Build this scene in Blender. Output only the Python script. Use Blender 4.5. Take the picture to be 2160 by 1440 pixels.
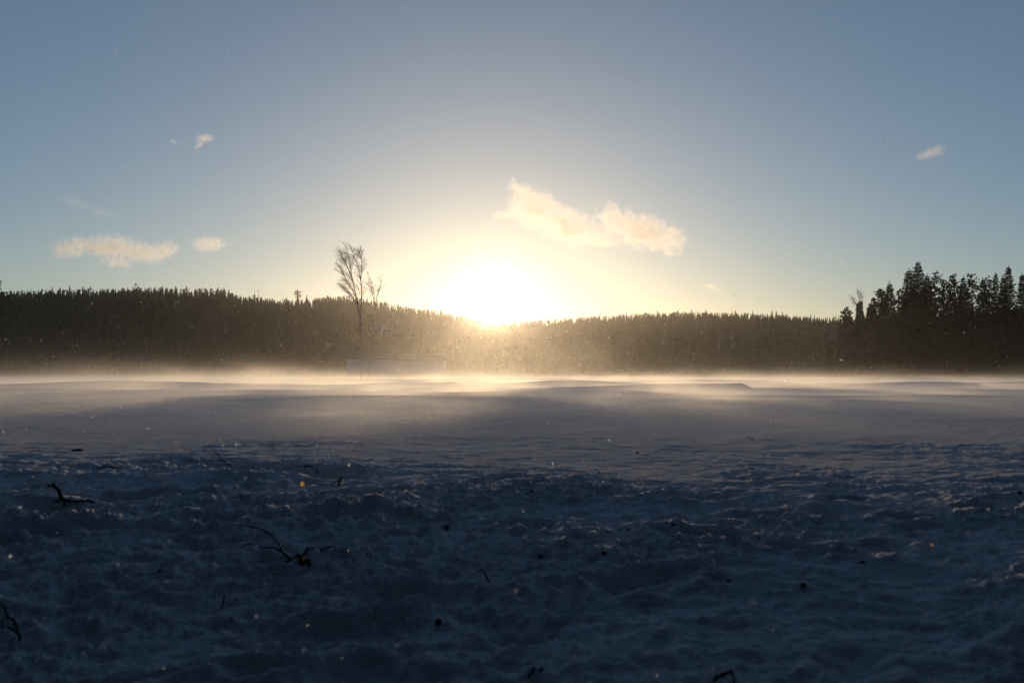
import bpy, bmesh, math, random
import numpy as np
from mathutils import Vector, Matrix, Euler

for o in list(bpy.data.objects):
    bpy.data.objects.remove(o)
SC = bpy.context.scene
COL = SC.collection
R = math.radians

# ------------------------------------------------------------------ camera
ZC = 0.62                      # lens height above the open snow field
PITCH = R(1.909)
FPX = 2100.0                   # 35 mm lens on 36 mm film, photograph 2160 wide
cam = bpy.data.cameras.new('camera')
cam.lens = 35.0
cam.sensor_width = 36.0
cam.clip_start = 0.05
cam.clip_end = 9000.0
cam.dof.use_dof = True
cam.dof.focus_distance = 60.0
cam.dof.aperture_fstop = 4.5
cam_o = bpy.data.objects.new('camera', cam)
cam_o.location = (0, 0, ZC)
cam_o.rotation_euler = (R(90) + PITCH, 0, 0)
COL.objects.link(cam_o)
SC.camera = cam_o

# ------------------------------------------------------------------ sky and sun
SUN_EL = 4.00
SUN_AZ = -1.10                 # degrees, negative is left of straight ahead
w = bpy.data.worlds.new('World')
SC.world = w
w.use_nodes = True
wn = w.node_tree
bg = wn.nodes['Background']
sky = wn.nodes.new('ShaderNodeTexSky')
sky.sky_type = 'NISHITA'
sky.sun_disc = False
sky.sun_elevation = R(SUN_EL)
sky.sun_rotation = R(SUN_AZ)
sky.air_density = 0.82
sky.dust_density = 0.35
sky.ozone_density = 2.6
tone = wn.nodes.new('ShaderNodeGamma')      # one soft tone curve over the whole sky
tone.inputs['Gamma'].default_value = 0.85
wn.links.new(sky.outputs[0], tone.inputs['Color'])
wn.links.new(tone.outputs[0], bg.inputs[0])
bg.inputs[1].default_value = 0.120

sun = bpy.data.lights.new('sun', 'SUN')
sun.energy = 2.25
sun.angle = R(0.53)
sun.color = (1.0, 0.70, 0.40)
sun_o = bpy.data.objects.new('sun', sun)
d = Vector((math.sin(R(SUN_AZ)) * math.cos(R(SUN_EL)), math.cos(R(SUN_AZ)) * math.cos(R(SUN_EL)), math.sin(R(SUN_EL))))
sun_o.rotation_euler = d.to_track_quat('Z', 'Y').to_euler()
COL.objects.link(sun_o)

vs = SC.view_settings
vs.view_transform = 'Standard'
vs.look = 'None'
vs.gamma = 1.0
vs.exposure = 0.0
vs.use_curve_mapping = False
SC.cycles.use_denoising = True
SC.cycles.use_adaptive_sampling = True
SC.cycles.adaptive_threshold = 0.02
SC.cycles.volume_bounces = 0
SC.cycles.max_bounces = 4
SC.cycles.diffuse_bounces = 2
SC.cycles.transparent_max_bounces = 8
SC.cycles.volume_max_steps = 128
SC.cycles.sample_clamp_indirect = 4.0

# ------------------------------------------------------------------ helpers
def tag(o, label=None, cat=None, group=None, kind=None):
    if label: o['label'] = label
    if cat: o['category'] = cat
    if group: o['group'] = group
    if kind: o['kind'] = kind
    return o

def empty(name, loc=(0, 0, 0)):
    o = bpy.data.objects.new(name, None)
    o.location = loc
    o.empty_display_size = 0.2
    COL.objects.link(o)
    return o

def mesh_np(name, V, F, mat, smooth=False):
    """V (n,3) array; F (m,k) int array with k = 3 or 4."""
    V = np.asarray(V, np.float32); F = np.asarray(F, np.int32)
    me = bpy.data.meshes.new(name)
    n, m, k = len(V), len(F), F.shape[1]
    me.vertices.add(n); me.vertices.foreach_set('co', V.ravel())
    me.loops.add(m * k); me.loops.foreach_set('vertex_index', F.ravel())
    me.polygons.add(m)
    me.polygons.foreach_set('loop_start', np.arange(0, m * k, k, dtype=np.int32))
    me.polygons.foreach_set('loop_total', np.full(m, k, np.int32))
    if smooth:
        me.polygons.foreach_set('use_smooth', np.ones(m, bool))
    me.update(calc_edges=True)
    me.materials.append(mat)
    return me

def link(name, me, parent=None, loc=(0, 0, 0)):
    o = bpy.data.objects.new(name, me)
    o.location = loc
    COL.objects.link(o)
    if parent: o.parent = parent
    return o

class MB:
    """collects triangles and quads"""
    def __init__(s): s.v = []; s.f = []
    def tube(s, pts, rad, n=5, cap=True):
        pts = [Vector(p) for p in pts]
        b = len(s.v)
        prev = None
        for i, p in enumerate(pts):
            t = (pts[min(i + 1, len(pts) - 1)] - pts[max(i - 1, 0)])
            if t.length < 1e-9: t = Vector((0, 0, 1))
            t.normalize()
            a = prev if prev is not None else (Vector((1, 0, 0)) if abs(t.x) < 0.8 else Vector((0, 1, 0)))
            u = (a - t * a.dot(t)); u.normalize()
            prev = u
            q = t.cross(u)
            for k in range(n):
                an = 2 * math.pi * k / n
                s.v.append(p + (u * math.cos(an) + q * math.sin(an)) * rad[i])
        for i in range(len(pts) - 1):
            for k in range(n):
                k2 = (k + 1) % n
                s.f.append((b + i * n + k, b + i * n + k2, b + (i + 1) * n + k2, b + (i + 1) * n + k))
        if cap:
            s.f.append(tuple(b + k for k in range(n))[::-1])
            e = b + (len(pts) - 1) * n
            s.f.append(tuple(e + k for k in range(n)))
    def poly(s, pts):
        b = len(s.v)
        s.v.extend(Vector(p) for p in pts)
        s.f.append(tuple(range(b, b + len(pts))))
    def mesh(s, name, mat, smooth=False):
        me = bpy.data.meshes.new(name)
        me.from_pydata([tuple(v) for v in s.v], [], s.f)
        me.materials.append(mat)
        if smooth:
            me.polygons.foreach_set('use_smooth', np.ones(len(me.polygons), bool))
        me.update()
        return me
    def build(s, name, mat, parent=None, smooth=False, loc=(0, 0, 0)):
        return link(name, s.mesh(name, mat, smooth), parent, loc)

def ray(px, py):
    """unit-depth direction through a photograph pixel"""
    u = (px - 1080) / FPX; v = (720 - py) / FPX
    c, s_ = math.cos(PITCH), math.sin(PITCH)
    return Vector((u, c - v * s_, s_ + v * c))

def at(px, py, Y):
    r_ = ray(px, py)
    return Vector((0, 0, ZC)) + r_ * (Y / r_.y)

# ------------------------------------------------------------------ noise (vectorised)
def _hash(ix, iy, seed):
    h = (ix.astype(np.int64) * 374761393 + iy.astype(np.int64) * 668265263 + seed * 1442695041) & 0xFFFFFFFF
    h = ((h ^ (h >> 13)) * 1274126177) & 0xFFFFFFFF
    return ((h ^ (h >> 16)) & 0xFFFF) / 65535.0

def vnoise(x, y, seed=0):
    x = np.asarray(x, float); y = np.asarray(y, float)
    ix = np.floor(x); iy = np.floor(y)
    fx = x - ix; fy = y - iy
    fx = fx * fx * fx * (fx * (fx * 6 - 15) + 10); fy = fy * fy * fy * (fy * (fy * 6 - 15) + 10)
    ix = ix.astype(np.int64); iy = iy.astype(np.int64)
    a = _hash(ix, iy, seed); b = _hash(ix + 1, iy, seed)
    c = _hash(ix, iy + 1, seed); e = _hash(ix + 1, iy + 1, seed)
    return (a + (b - a) * fx + (c - a) * fy + (a - b - c + e) * fx * fy) * 2 - 1

def fbm(x, y, seed=0, oc=3, gain=0.5):
    t = 0; a = 1; n = 0
    for i in range(oc):
        ca, sa = math.cos(0.6 + i), math.sin(0.6 + i)
        t = t + a * vnoise((x * ca - y * sa), (x * sa + y * ca), seed + i * 17)
        n += a; a *= gain; x = x * 2.03; y = y * 2.03
    return t / n

def sstep(a, b, x):
    t = np.clip((x - a) / (b - a), 0, 1)
    return t * t * (3 - 2 * t)

# ------------------------------------------------------------------ materials
def new_mat(name):
    m = bpy.data.materials.new(name)
    m.use_nodes = True
    nt = m.node_tree
    return m, nt, nt.nodes['Principled BSDF'], nt.nodes['Material Output']

def noise_mat(name, c1, c2, scale, rough=0.9, bump=0.0, bscale=None, detail=4.0):
    m, nt, p, out = new_mat(name)
    tc = nt.nodes.new('ShaderNodeTexCoord')
    n = nt.nodes.new('ShaderNodeTexNoise'); n.inputs['Scale'].default_value = scale; n.inputs['Detail'].default_value = detail
    nt.links.new(tc.outputs['Object'], n.inputs['Vector'])
    r_ = nt.nodes.new('ShaderNodeValToRGB')
    r_.color_ramp.elements[0].position = 0.3; r_.color_ramp.elements[0].color = (*c1, 1)
    r_.color_ramp.elements[1].position = 0.7; r_.color_ramp.elements[1].color = (*c2, 1)
    nt.links.new(n.outputs['Fac'], r_.inputs['Fac'])
    nt.links.new(r_.outputs['Color'], p.inputs['Base Color'])
    p.inputs['Roughness'].default_value = rough
    p.inputs['Specular IOR Level'].default_value = 0.2
    if bump:
        n2 = nt.nodes.new('ShaderNodeTexNoise'); n2.inputs['Scale'].default_value = bscale or scale * 3; n2.inputs['Detail'].default_value = 6
        nt.links.new(tc.outputs['Object'], n2.inputs['Vector'])
        b = nt.nodes.new('ShaderNodeBump'); b.inputs['Strength'].default_value = bump; b.inputs['Distance'].default_value = 0.02
        nt.links.new(n2.outputs['Fac'], b.inputs['Height']); nt.links.new(b.outputs['Normal'], p.inputs['Normal'])
    return m

def snow_mat():
    m, nt, p, out = new_mat('snow')
    tc = nt.nodes.new('ShaderNodeTexCoord')
    n = nt.nodes.new('ShaderNodeTexNoise'); n.inputs['Scale'].default_value = 1.3; n.inputs['Detail'].default_value = 5
    nt.links.new(tc.outputs['Object'], n.inputs['Vector'])
    r_ = nt.nodes.new('ShaderNodeValToRGB')
    r_.color_ramp.elements[0].position = 0.3; r_.color_ramp.elements[0].color = (0.77, 0.77, 0.80, 1)
    r_.color_ramp.elements[1].position = 0.7; r_.color_ramp.elements[1].color = (0.85, 0.85, 0.87, 1)
    nt.links.new(n.outputs['Fac'], r_.inputs['Fac'])
    nt.links.new(r_.outputs['Color'], p.inputs['Base Color'])
    p.inputs['Roughness'].default_value = 1.0
    p.inputs['Specular IOR Level'].default_value = 0.0
    n2 = nt.nodes.new('ShaderNodeTexNoise'); n2.inputs['Scale'].default_value = 55; n2.inputs['Detail'].default_value = 7; n2.inputs['Roughness'].default_value = 0.65
    nt.links.new(tc.outputs['Object'], n2.inputs['Vector'])
    b = nt.nodes.new('ShaderNodeBump'); b.inputs['Strength'].default_value = 1.0; b.inputs['Distance'].default_value = 0.022
    nt.links.new(n2.outputs['Fac'], b.inputs['Height']); nt.links.new(b.outputs['Normal'], p.inputs['Normal'])
    return m

M_SNOW = snow_mat()
M_NEEDLE = noise_mat('spruce needles', (0.012, 0.022, 0.010), (0.030, 0.045, 0.020), 1.5)
M_PINE = noise_mat('pine needles', (0.018, 0.028, 0.014), (0.040, 0.055, 0.026), 1.5)
M_BARK = noise_mat('dark bark', (0.035, 0.024, 0.016), (0.075, 0.052, 0.036), 9, bump=0.5)
M_BIRCHBARK = noise_mat('birch bark', (0.14, 0.115, 0.10), (0.34, 0.31, 0.29), 2.2)
M_TWIG = noise_mat('birch twigs', (0.045, 0.028, 0.020), (0.075, 0.050, 0.038), 3)
M_STICK = noise_mat('dead wood', (0.020, 0.014, 0.010), (0.050, 0.036, 0.026), 40, bump=0.6, bscale=160)
M_FLOOR = noise_mat('forest floor', (0.030, 0.032, 0.026), (0.070, 0.068, 0.060), 0.05)

# ------------------------------------------------------------------ the snow field
CREST_X = [-6, -3, -1, -0.4, 0.3, 0.7, 1.4, 2.5, 6]
CREST_Y = [6.2, 5.7, 5.25, 5.0, 4.5, 4.25, 4.1, 4.4, 4.8]
rnd = random.Random(5)
PITS = []
for i in range(95):
    px_, py_ = rnd.uniform(-2.6, 2.9), rnd.uniform(1.9, 5.2)
    PITS.append((px_, py_, rnd.uniform(0.07, 0.20), rnd.uniform(0.04, 0.10), rnd.uniform(-0.6, 0.6), rnd.uniform(0.02, 0.075)))
# wind-packed drifts: centre x, steep front y, half width, length behind, height, sharp end (+1 right, -1 left, 0 none)
DRIFTS = [(-18.6, 42, 5.2, 16, 0.30, 1), (-24.0, 33, 8.5, 12, 0.16, 0), (-36, 48, 4.5, 10, 0.28, 1),
          (-6.5, 52, 3.6, 12, 0.22, 1), (-11.5, 47, 2.2, 8, 0.15, 1), (6.0, 40, 3.6, 14, 0.25, 1), (3.4, 52, 4.5, 14, 0.28, 0),
          (19.5, 47, 3.0, 11, 0.26, 1), (34, 60, 7, 15, 0.30, 0), (13, 75, 9, 20, 0.26, 0), (-14, 85, 10, 22, 0.30, 0),
          (-34, 90, 12, 25, 0.34, 0), (2, 105, 12, 25, 0.30, 0), (42, 100, 12, 25, 0.34, 0), (10, 26, 5, 9, 0.07, 0), (-3.5, 22, 4, 7, 0.06, 0)]

def ground(x, y):
    x = np.asarray(x, float); y = np.asarray(y, float)
    r_ = np.hypot(x, y)
    yc = np.interp(x, CREST_X, CREST_Y) + 0.42 * fbm(x * 0.75, y * 0 + 3.3, 11, 3)
    dd = y - yc
    bank = 0.085 - 0.055 * np.clip(-dd, 0, 4.8) ** 1.5
    # the hollow behind the bank and the scarp up to the open field
    tw = 0.40 + 0.08 * vnoise(x * 0.8, x * 0 + 1.7, 4)
    depth = 0.15 * np.maximum(np.exp(-((x + 1.35) / 0.55) ** 4), 0.8 * sstep(0.2, 0.7, vnoise(x * 1.9 + 4.2 + 0.5 * vnoise(x * 3, y * 3, 9), y * 1.3, 8)))
    field = 0.085 * np.exp(-np.maximum(dd - 0.7, 0) / 9.0) - depth * np.exp(-((dd - tw) / 0.26) ** 4)
    k = sstep(-0.10, 0.10, dd)
    z = bank * (1 - k) + field * k
    # crusty lumps of the bank
    wb = (0.05 + 0.30 * sstep(9.0, 0.5, dd) * sstep(0.0, 0.5, fbm(x * 0.7, y * 0.45, 135, 2)) + 0.65 * sstep(1.8, -0.7, dd + 0.9 * fbm(x * 0.8, y * 0.8, 131, 2))) * sstep(40, 12, r_)
    wx = x + 0.10 * fbm(x * 2.2, y * 2.2, 21, 2); wy = y + 0.10 * fbm(x * 2.2 + 9, y * 2.2, 22, 2)
    n1 = fbm(wx * 1.5, wy * 1.9, 31, 3)
    n2 = fbm(wx * 3.4, wy * 5.6, 41, 3)
    n3 = 0.65 * fbm(wx * 9.5, wy * 19, 51, 4) + 0.35 * (1 - 2 * np.abs(fbm(wx * 13, wy * 17, 55, 2)))
    n4 = 1 - 2 * np.abs(fbm(wx * 40, wy * 44, 61, 2))
    crust = 0.42 + 0.58 * sstep(-0.3, 0.35, fbm(x * 1.3 + 5, y * 1.5, 71, 2))
    z = z + wb * (0.032 * n1 + (0.026 * n2 + crust * (0.058 * n3 + 0.0110 * n4)))
    # foot holes and scoops, drifted smooth
    near = (r_ < 7)
    if near.any():
        xs, ys = x[near], y[near]; zz = np.zeros_like(xs)
        for (px_, py_, a, b, an, dp) in PITS:
            ca, sa = math.cos(an), math.sin(an)
            u = ((xs - px_) * ca + (ys - py_) * sa) / a; v = (-(xs - px_) * sa + (ys - py_) * ca) / b
            q = u * u + v * v
            zz += -dp * np.exp(-q ** 1.5) + 0.35 * dp * np.exp(-((np.sqrt(q) - 1.45) / 0.4) ** 2)
        z[near] += zz * wb[near]
    # sastrugi and undulation of the open field
    wf = 1 - wb
    lod = np.clip(14 / np.maximum(r_, 1), 0, 1)
    z = z + wf * lod * (0.008 * sstep(0.0, 0.5, fbm(x * 0.35, y * 0.3, 85, 2)) * fbm(x * 1.6 + 0.5 * y, y * 4.0, 81, 3) + 0.0065 * fbm(x * 6, y * 11, 91, 3) + 0.012 * fbm(x * 0.9, y * 0.8, 95, 2))
    z = z + wf * np.clip((r_ - 7) / 20, 0, 1) * (0.07 * fbm(x * 0.09, y * 0.06, 101, 2) + 0.05 * fbm(x * 0.3, y * 0.2, 111, 2))
    for (cx, cy, hx, ly, hh, sh) in DRIFTS:
        fy = cy + 0.7 * vnoise(x * 0.35, x * 0 + cy, 121) + 0.06 * hx * ((x - cx) / hx) ** 2
        t = (y - fy)
        prof = sstep(0.0, 1.1, t) * np.exp(-np.maximum(t - 1.1, 0) / ly * 2.0)
        u = (x - cx) / hx
        if sh == 1: xp = sstep(-1.6, 0.3, u) * sstep(1.12, 0.97, u)
        elif sh == -1: xp = sstep(1.6, -0.3, u) * sstep(-1.12, -0.97, u)
        else: xp = np.exp(-(u ** 2) * 1.2)
        z = z + hh * prof * xp
    return z

def gz(x, y):
    return float(ground(np.array([x]), np.array([y]))[0])

def on_ground(px, py):
    """where the sight line through a photograph pixel meets the snow"""
    r_ = ray(px, py)
    ys = np.concatenate([np.arange(1.6, 9, 0.01), np.arange(9, 60, 0.1), np.arange(60, 200, 0.5)])
    t = ys / r_.y
    g = ground(r_.x * t, ys)
    k = np.nonzero(ZC + r_.z * t <= g)[0]
    i = k[0] if len(k) else len(ys) - 1
    return Vector((r_.x * t[i], ys[i], g[i]))

def geo(a, b, f):
    n = max(1, int(round(math.log(b / a) / math.log(f))))
    return [a * (b / a) ** (i / n) for i in range(n)]
rr = [0.5, 0.8, 1.1, 1.35, 1.5] + geo(1.6, 9, 1.0046) + geo(9, 60, 1.009) + geo(60, 400, 1.022) + geo(400, 6000, 1.12) + [6000]
front = np.linspace(-36, 36, 620)
back = np.linspace(36, 324, 62)[1:-1]
ang = np.radians(np.concatenate([front, back]))
A, RR = np.meshgrid(ang, np.array(rr))
X = RR * np.sin(A); Y = RR * np.cos(A)
Z = ground(X.ravel(), Y.ravel())
nr, na = A.shape
V = np.column_stack([X.ravel(), Y.ravel(), Z])
idx = np.arange(nr * na).reshape(nr, na)
a_ = idx[:-1, :]; b_ = np.roll(idx, -1, axis=1)[:-1, :]
c_ = np.roll(idx, -1, axis=1)[1:, :]; d_ = idx[1:, :]
F = np.stack([a_.ravel(), d_.ravel(), c_.ravel(), b_.ravel()], axis=1)
# close the small disc under the camera
V = np.vstack([V, [[0, 0, gz(0.0, 0.0)]]])
me = mesh_np('snow_field', V, F, M_SNOW, True)
bm = bmesh.new(); bm.from_mesh(me); bm.verts.ensure_lookup_table()
ctr = bm.verts[nr * na]
for i in range(na):
    f = bm.faces.new((bm.verts[i], bm.verts[(i + 1) % na], ctr)); f.smooth = True
bmesh.ops.recalc_face_normals(bm, faces=bm.faces[-na:])
bm.to_mesh(me); bm.free()
snow_field = link('snow_field', me)
tag(snow_field, 'wind-packed snow field with a crusty trampled bank in front', kind='structure')

# ------------------------------------------------------------------ the wooded hills
SKY_X = [-400, -200, 0, 100, 200, 300, 400, 470, 486, 500, 560, 620, 680, 730, 770, 820, 870, 920, 960, 1000, 1040, 1080, 1120, 1160, 1200, 1260, 1320, 1400, 1480, 1560, 1640, 1700, 1740, 1790, 1900, 2160, 2600]
SKY_Y = [640, 620, 608, 606, 603, 602, 603, 604, 611, 618, 624, 628, 622, 620, 626, 636, 644, 652, 659, 666, 671, 671, 671, 670, 666, 661, 658, 655, 654, 656, 660, 664, 666, 665, 660, 655, 670]
RC_X = [-400, 0, 460, 500, 760, 1040, 1400, 1800, 2600]
RC_Y = [760, 780, 820, 900, 940, 1000, 1080, 1120, 1150]

def px_of(x, y):
    """photograph column of a far point (height hardly matters)"""
    return 1080 + FPX * x / np.maximum(y, 1e-3)

def tip_z(px, y):
    py = np.interp(px, SKY_X, SKY_Y)
    v = (720 - py) / FPX
    return ZC + (math.sin(PITCH) + v * math.cos(PITCH)) / (math.cos(PITCH) - v * math.sin(PITCH)) * y

CREST_TREE = 10.5
FOOT = 430.0
def hill_z(px, y):
    yc = np.interp(px, RC_X, RC_Y)
    cz = tip_z(px, yc) - CREST_TREE
    s_ = (y - FOOT) / (yc - FOOT)
    up = np.where(s_ < 1, 0.35 * np.clip(s_, 0, 1) + 0.65 * sstep(0.0, 1.0, s_), 1 - 0.5 * np.clip(s_ - 1, 0, 1.5) ** 1.3)
    n = fbm(px * 0.012, y * 0.012, 200, 3)
    z = cz * up + np.clip(s_, 0, 1) * np.clip((1 - s_) * 3, 0, 1) * 3.0 * n
    return np.where(s_ < 0, -0.6, z - 0.3)

pxs = np.linspace(-500, 2700, 321)
ts = np.concatenate([np.linspace(-0.12, 1.0, 40), np.linspace(1.05, 1.7, 10)])
PX, TS = np.meshgrid(pxs, ts)
YC = np.interp(PX, RC_X, RC_Y)
YY = FOOT + TS * (YC - FOOT)
XX = (PX - 1080) / FPX * YY
ZZ = hill_z(PX, YY)
n0, n1_ = PX.shape
idx = np.arange(n0 * n1_).reshape(n0, n1_)
F = np.stack([idx[:-1, :-1].ravel(), idx[:-1, 1:].ravel(), idx[1:, 1:].ravel(), idx[1:, :-1].ravel()], 1)
hill = link('hill', mesh_np('hill', np.column_stack([XX.ravel(), YY.ravel(), ZZ.ravel()]), F, M_FLOOR, True))
tag(hill, 'long wooded hill closing the far side of the snow field', kind='structure')

# snow showing in openings of the wood: photograph column range, depth range
CLEAR = [(362, 384, 690, 752), (786, 822, 665, 725), (853, 864, 640, 700)]
PATCH = ['bluish snow patch in an opening high on the left hill', 'wider snow patch in the wood right of the birches', 'narrow snow patch in the wood farthest right of the birches']
for (a, b, c, e), lab in zip(CLEAR, PATCH):
    U, W = np.meshgrid(np.linspace(a, b, 14), np.linspace(c, e, 20))
    v_ = (W - (c + e) / 2) / ((e - c) / 2)
    U = (a + b) / 2 + (U - (a + b) / 2) * np.sqrt(np.clip(1 - v_ ** 2, 0.02, 1))
    jag = 7 * fbm(U * 0.1, W * 0.06, 260, 3)
    Xp = (U + jag - 1080) / FPX * W; Zp = hill_z(U + jag, W) + 0.35
    ix = np.arange(U.size).reshape(U.shape)
    F = np.stack([ix[:-1, :-1].ravel(), ix[:-1, 1:].ravel(), ix[1:, 1:].ravel(), ix[1:, :-1].ravel()], 1)
    o = link('snow_patch', mesh_np('snow_patch', np.column_stack([Xp.ravel(), W.ravel(), Zp.ravel()]), F, M_SNOW, True))
    tag(o, lab, kind='structure')

# ------------------------------------------------------------------ far trees
def far_spruce(seed, h=1.0, wd=0.16):
    """slim spruce of unit height: stacked ragged skirts"""
    rn = random.Random(seed); b = MB()
    b.tube([(0, 0, -0.08), (0, 0, 0.5), (0, 0, 0.97)], [0.022, 0.010, 0.001], 4, False)
    tiers = 6
    for i in range(tiers):
        z0 = 0.10 + 0.85 * i / tiers; z1 = min(1.0, z0 + 0.30 - 0.022 * i)
        r0 = wd * (1 - (i / tiers)) ** 0.85 * rn.uniform(0.8, 1.15) + 0.012
        n = 6; base = len(b.v); off = rn.uniform(0, 6)
        for k in range(n):
            an = off + 2 * math.pi * k / n
            q = r0 * rn.uniform(0.6, 1.25)
            b.v.append(Vector((q * math.cos(an), q * math.sin(an), z0 + rn.uniform(-0.035, 0.02))))
        b.v.append(Vector((rn.uniform(-.006, .006), rn.uniform(-.006, .006), z1)))
        for k in range(n):
            b.f.append((base + k, base + (k + 1) % n, base + n))
    return b

def far_pine(seed):
    rn = random.Random(seed); b = MB()
    b.tube([(0, 0, -0.08), (0.01, 0, 0.5), (0, 0, 0.9)], [0.024, 0.016, 0.006], 4, False)
    for i in range(9):
        z0 = rn.uniform(0.42, 0.95); an = rn.uniform(0, 6.28); q = rn.uniform(0.02, 0.11) * (1.25 - z0)
        c = Vector((q * math.cos(an) * 1.4, q * math.sin(an) * 1.4, z0)); s_ = rn.uniform(0.045, 0.085)
        base = len(b.v)
        for dv in ((1, 0, 0), (-1, 0, 0), (0, 1, 0), (0, -1, 0), (0, 0, 0.75), (0, 0, -0.6)):
            b.v.append(c + Vector(dv) * s_ * rn.uniform(0.7, 1.3))
        for t in ((0, 2, 4), (2, 1, 4), (1, 3, 4), (3, 0, 4), (2, 0, 5), (1, 2, 5), (3, 1, 5), (0, 3, 5)):
            b.f.append(tuple(base + q_ for q_ in t))
    return b

FAR_S = [far_spruce(300 + i, wd=0.13 + 0.015 * (i % 5)) for i in range(8)]
FAR_P = [far_pine(350 + i) for i in range(4)]
def as_np(b):
    V = np.array([tuple(v) for v in b.v]); F = []
    for f in b.f:
        if len(f) == 3: F.append(f)
        else:
            for k in range(1, len(f) - 1): F.append((f[0], f[k], f[k + 1]))
    return V, np.array(F)
FAR_NP = [as_np(b) for b in FAR_S + FAR_P]

def forest(name, spots, mat, label):
    """many far trees as one mass; spots: x, y, z, height, width factor"""
    rn = random.Random(len(spots)); Vs = []; Fs = []; n = 0
    for (x, y, z, h, wf) in spots:
        V, F = FAR_NP[rn.randrange(len(FAR_NP)) if rn.random() < 0.8 else rn.randrange(8)]
        a = rn.uniform(0, 6.28); c, s_ = math.cos(a), math.sin(a)
        P = np.empty_like(V)
        P[:, 0] = (V[:, 0] * c - V[:, 1] * s_) * h * wf + x
        P[:, 1] = (V[:, 0] * s_ + V[:, 1] * c) * h * wf + y
        P[:, 2] = V[:, 2] * h + z
        Vs.append(P); Fs.append(F + n); n += len(V)
    o = link(name, mesh_np(name, np.vstack(Vs), np.vstack(Fs), mat))
    return tag(o, label, kind='stuff')

rn = random.Random(11)
spots = []
while len(spots) < 7200:
    px = rn.uniform(-300, 2450)
    yc = float(np.interp(px, RC_X, RC_Y))
    s_ = rn.random() ** 0.75
    y = FOOT + 5 + s_ * (yc - FOOT - 22)
    if any(a <= px <= b and c <= y <= e for a, b, c, e in CLEAR): continue
    x = (px - 1080) / FPX * y
    spots.append((x, y, px, rn.uniform(8, 14)))
P = np.array(spots)
rs0 = np.random.RandomState(8)
zz = hill_z(P[:, 2], P[:, 1])
lim = tip_z(P[:, 2], P[:, 1]) - 1.2 - 5.0 * rs0.rand(len(P)) ** 1.4
hh = np.minimum(P[:, 3], lim - zz)
spots = [(p[0], p[1], z, h, 1.3) for p, z, h in zip(P, zz, hh) if h > 4]
forest('hill_forest', spots, M_NEEDLE, 'dense dark spruce wood covering the far hill')

# shore belt at the foot of the hill
spots = []
for i in range(1500):
    px = rn.uniform(-300, 2450)
    y = rn.uniform(330, 450)
    if 700 < px < 985 and y < 390: continue
    x = (px - 1080) / FPX * y
    spots.append((x, y, -0.4, rn.uniform(6, 13) * (1.0 if px < 1150 else 1.25), 1.35))
forest('shore_forest', spots, M_NEEDLE, 'belt of dark trees along the foot of the hill')

# the trees one can tell apart along the skyline
FAR_ME = [b.mesh('far_spruce', M_NEEDLE) for b in FAR_S] + [b.mesh('far_pine', M_PINE) for b in FAR_P]
px = -14.0
while px < 1770:
    yc = float(np.interp(px, RC_X, RC_Y))
    y = yc + rn.uniform(-10, 6)
    z = float(hill_z(np.array([px]), np.array([y]))[0])
    h = CREST_TREE * rn.choice([0.74, 0.8, 0.86, 0.9, 0.93, 0.97, 1.0, 1.04, 1.1, 1.25])
    h *= 1 + 0.13 * float(fbm(np.array([px * 0.035]), np.array([2.0]), 300, 2)[0])
    k = rn.randrange(8) if rn.random() < 0.72 else 8 + rn.randrange(4)
    o = link('skyline_spruce' if k < 8 else 'skyline_pine', FAR_ME[k], None, ((px - 1080) / FPX * y, y, z - 0.5))
    wf = rn.uniform(0.6, 1.3)
    o.scale = (h * wf, h * wf, h); o.rotation_euler = (rn.uniform(-.03, .03), rn.uniform(-.03, .03), rn.uniform(0, 6.28))
    side = ('left-hand hill, left of the sun' if px < 1040 else 'right-hand hill, right of the sun')
    kind = 'spruce' if k < 8 else 'round-crowned pine'
    tag(o, 'tiny dark %s on the skyline of the %s' % (kind, side), 'tree', '%ss along the skyline of the %s' % (kind, side))
    px += rn.choice([2.6, 3.5, 4.5, 5.5, 6.5, 8.0, 10.0, 12.5])

# odd ones out on the skyline
def lone(name, px, tip, base, Y, me, wf, label):
    p0 = at(px, base, Y); p1 = at(px, tip, Y); h = p1.z - p0.z
    o = link(name, me, None, p0); o.scale = (h * wf, h * wf, h)
    return tag(o, label, 'tree')
b = MB(); rq = random.Random(77)
b.tube([(0, 0, -0.1), (0, 0, 0.6), (0, 0, 0.93)], [0.05, 0.035, 0.01], 5, False)
for i in range(46):
    t = rq.uniform(0.25, 1.0); an = rq.uniform(0, 6.28); q = 0.16 * math.sin(min(1, (t - 0.15) * 2.2) * 1.5) * (1.0 if t < 0.85 else 0.75) * rq.uniform(0.5, 1.1)
    c = Vector((q * math.cos(an), q * math.sin(an), t * 0.96)); s_ = rq.uniform(0.03, 0.06); base = len(b.v)
    for dv in ((1, 0, 0), (-1, 0, 0), (0, 1, 0), (0, -1, 0), (0, 0, 0.75), (0, 0, -0.6)):
        b.v.append(c + Vector(dv) * s_ * rq.uniform(0.7, 1.3))
    for t_ in ((0, 2, 4), (2, 1, 4), (1, 3, 4), (3, 0, 4), (2, 0, 5), (1, 2, 5), (3, 1, 5), (0, 3, 5)):
        b.f.append(tuple(base + q_ for q_ in t_))
lone('rounded_pine', 627.5, 610, 640, 890, b.mesh('rounded_pine', M_PINE), 1.5, 'stout column-shaped pine standing above the low skyline left of the birch')
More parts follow.
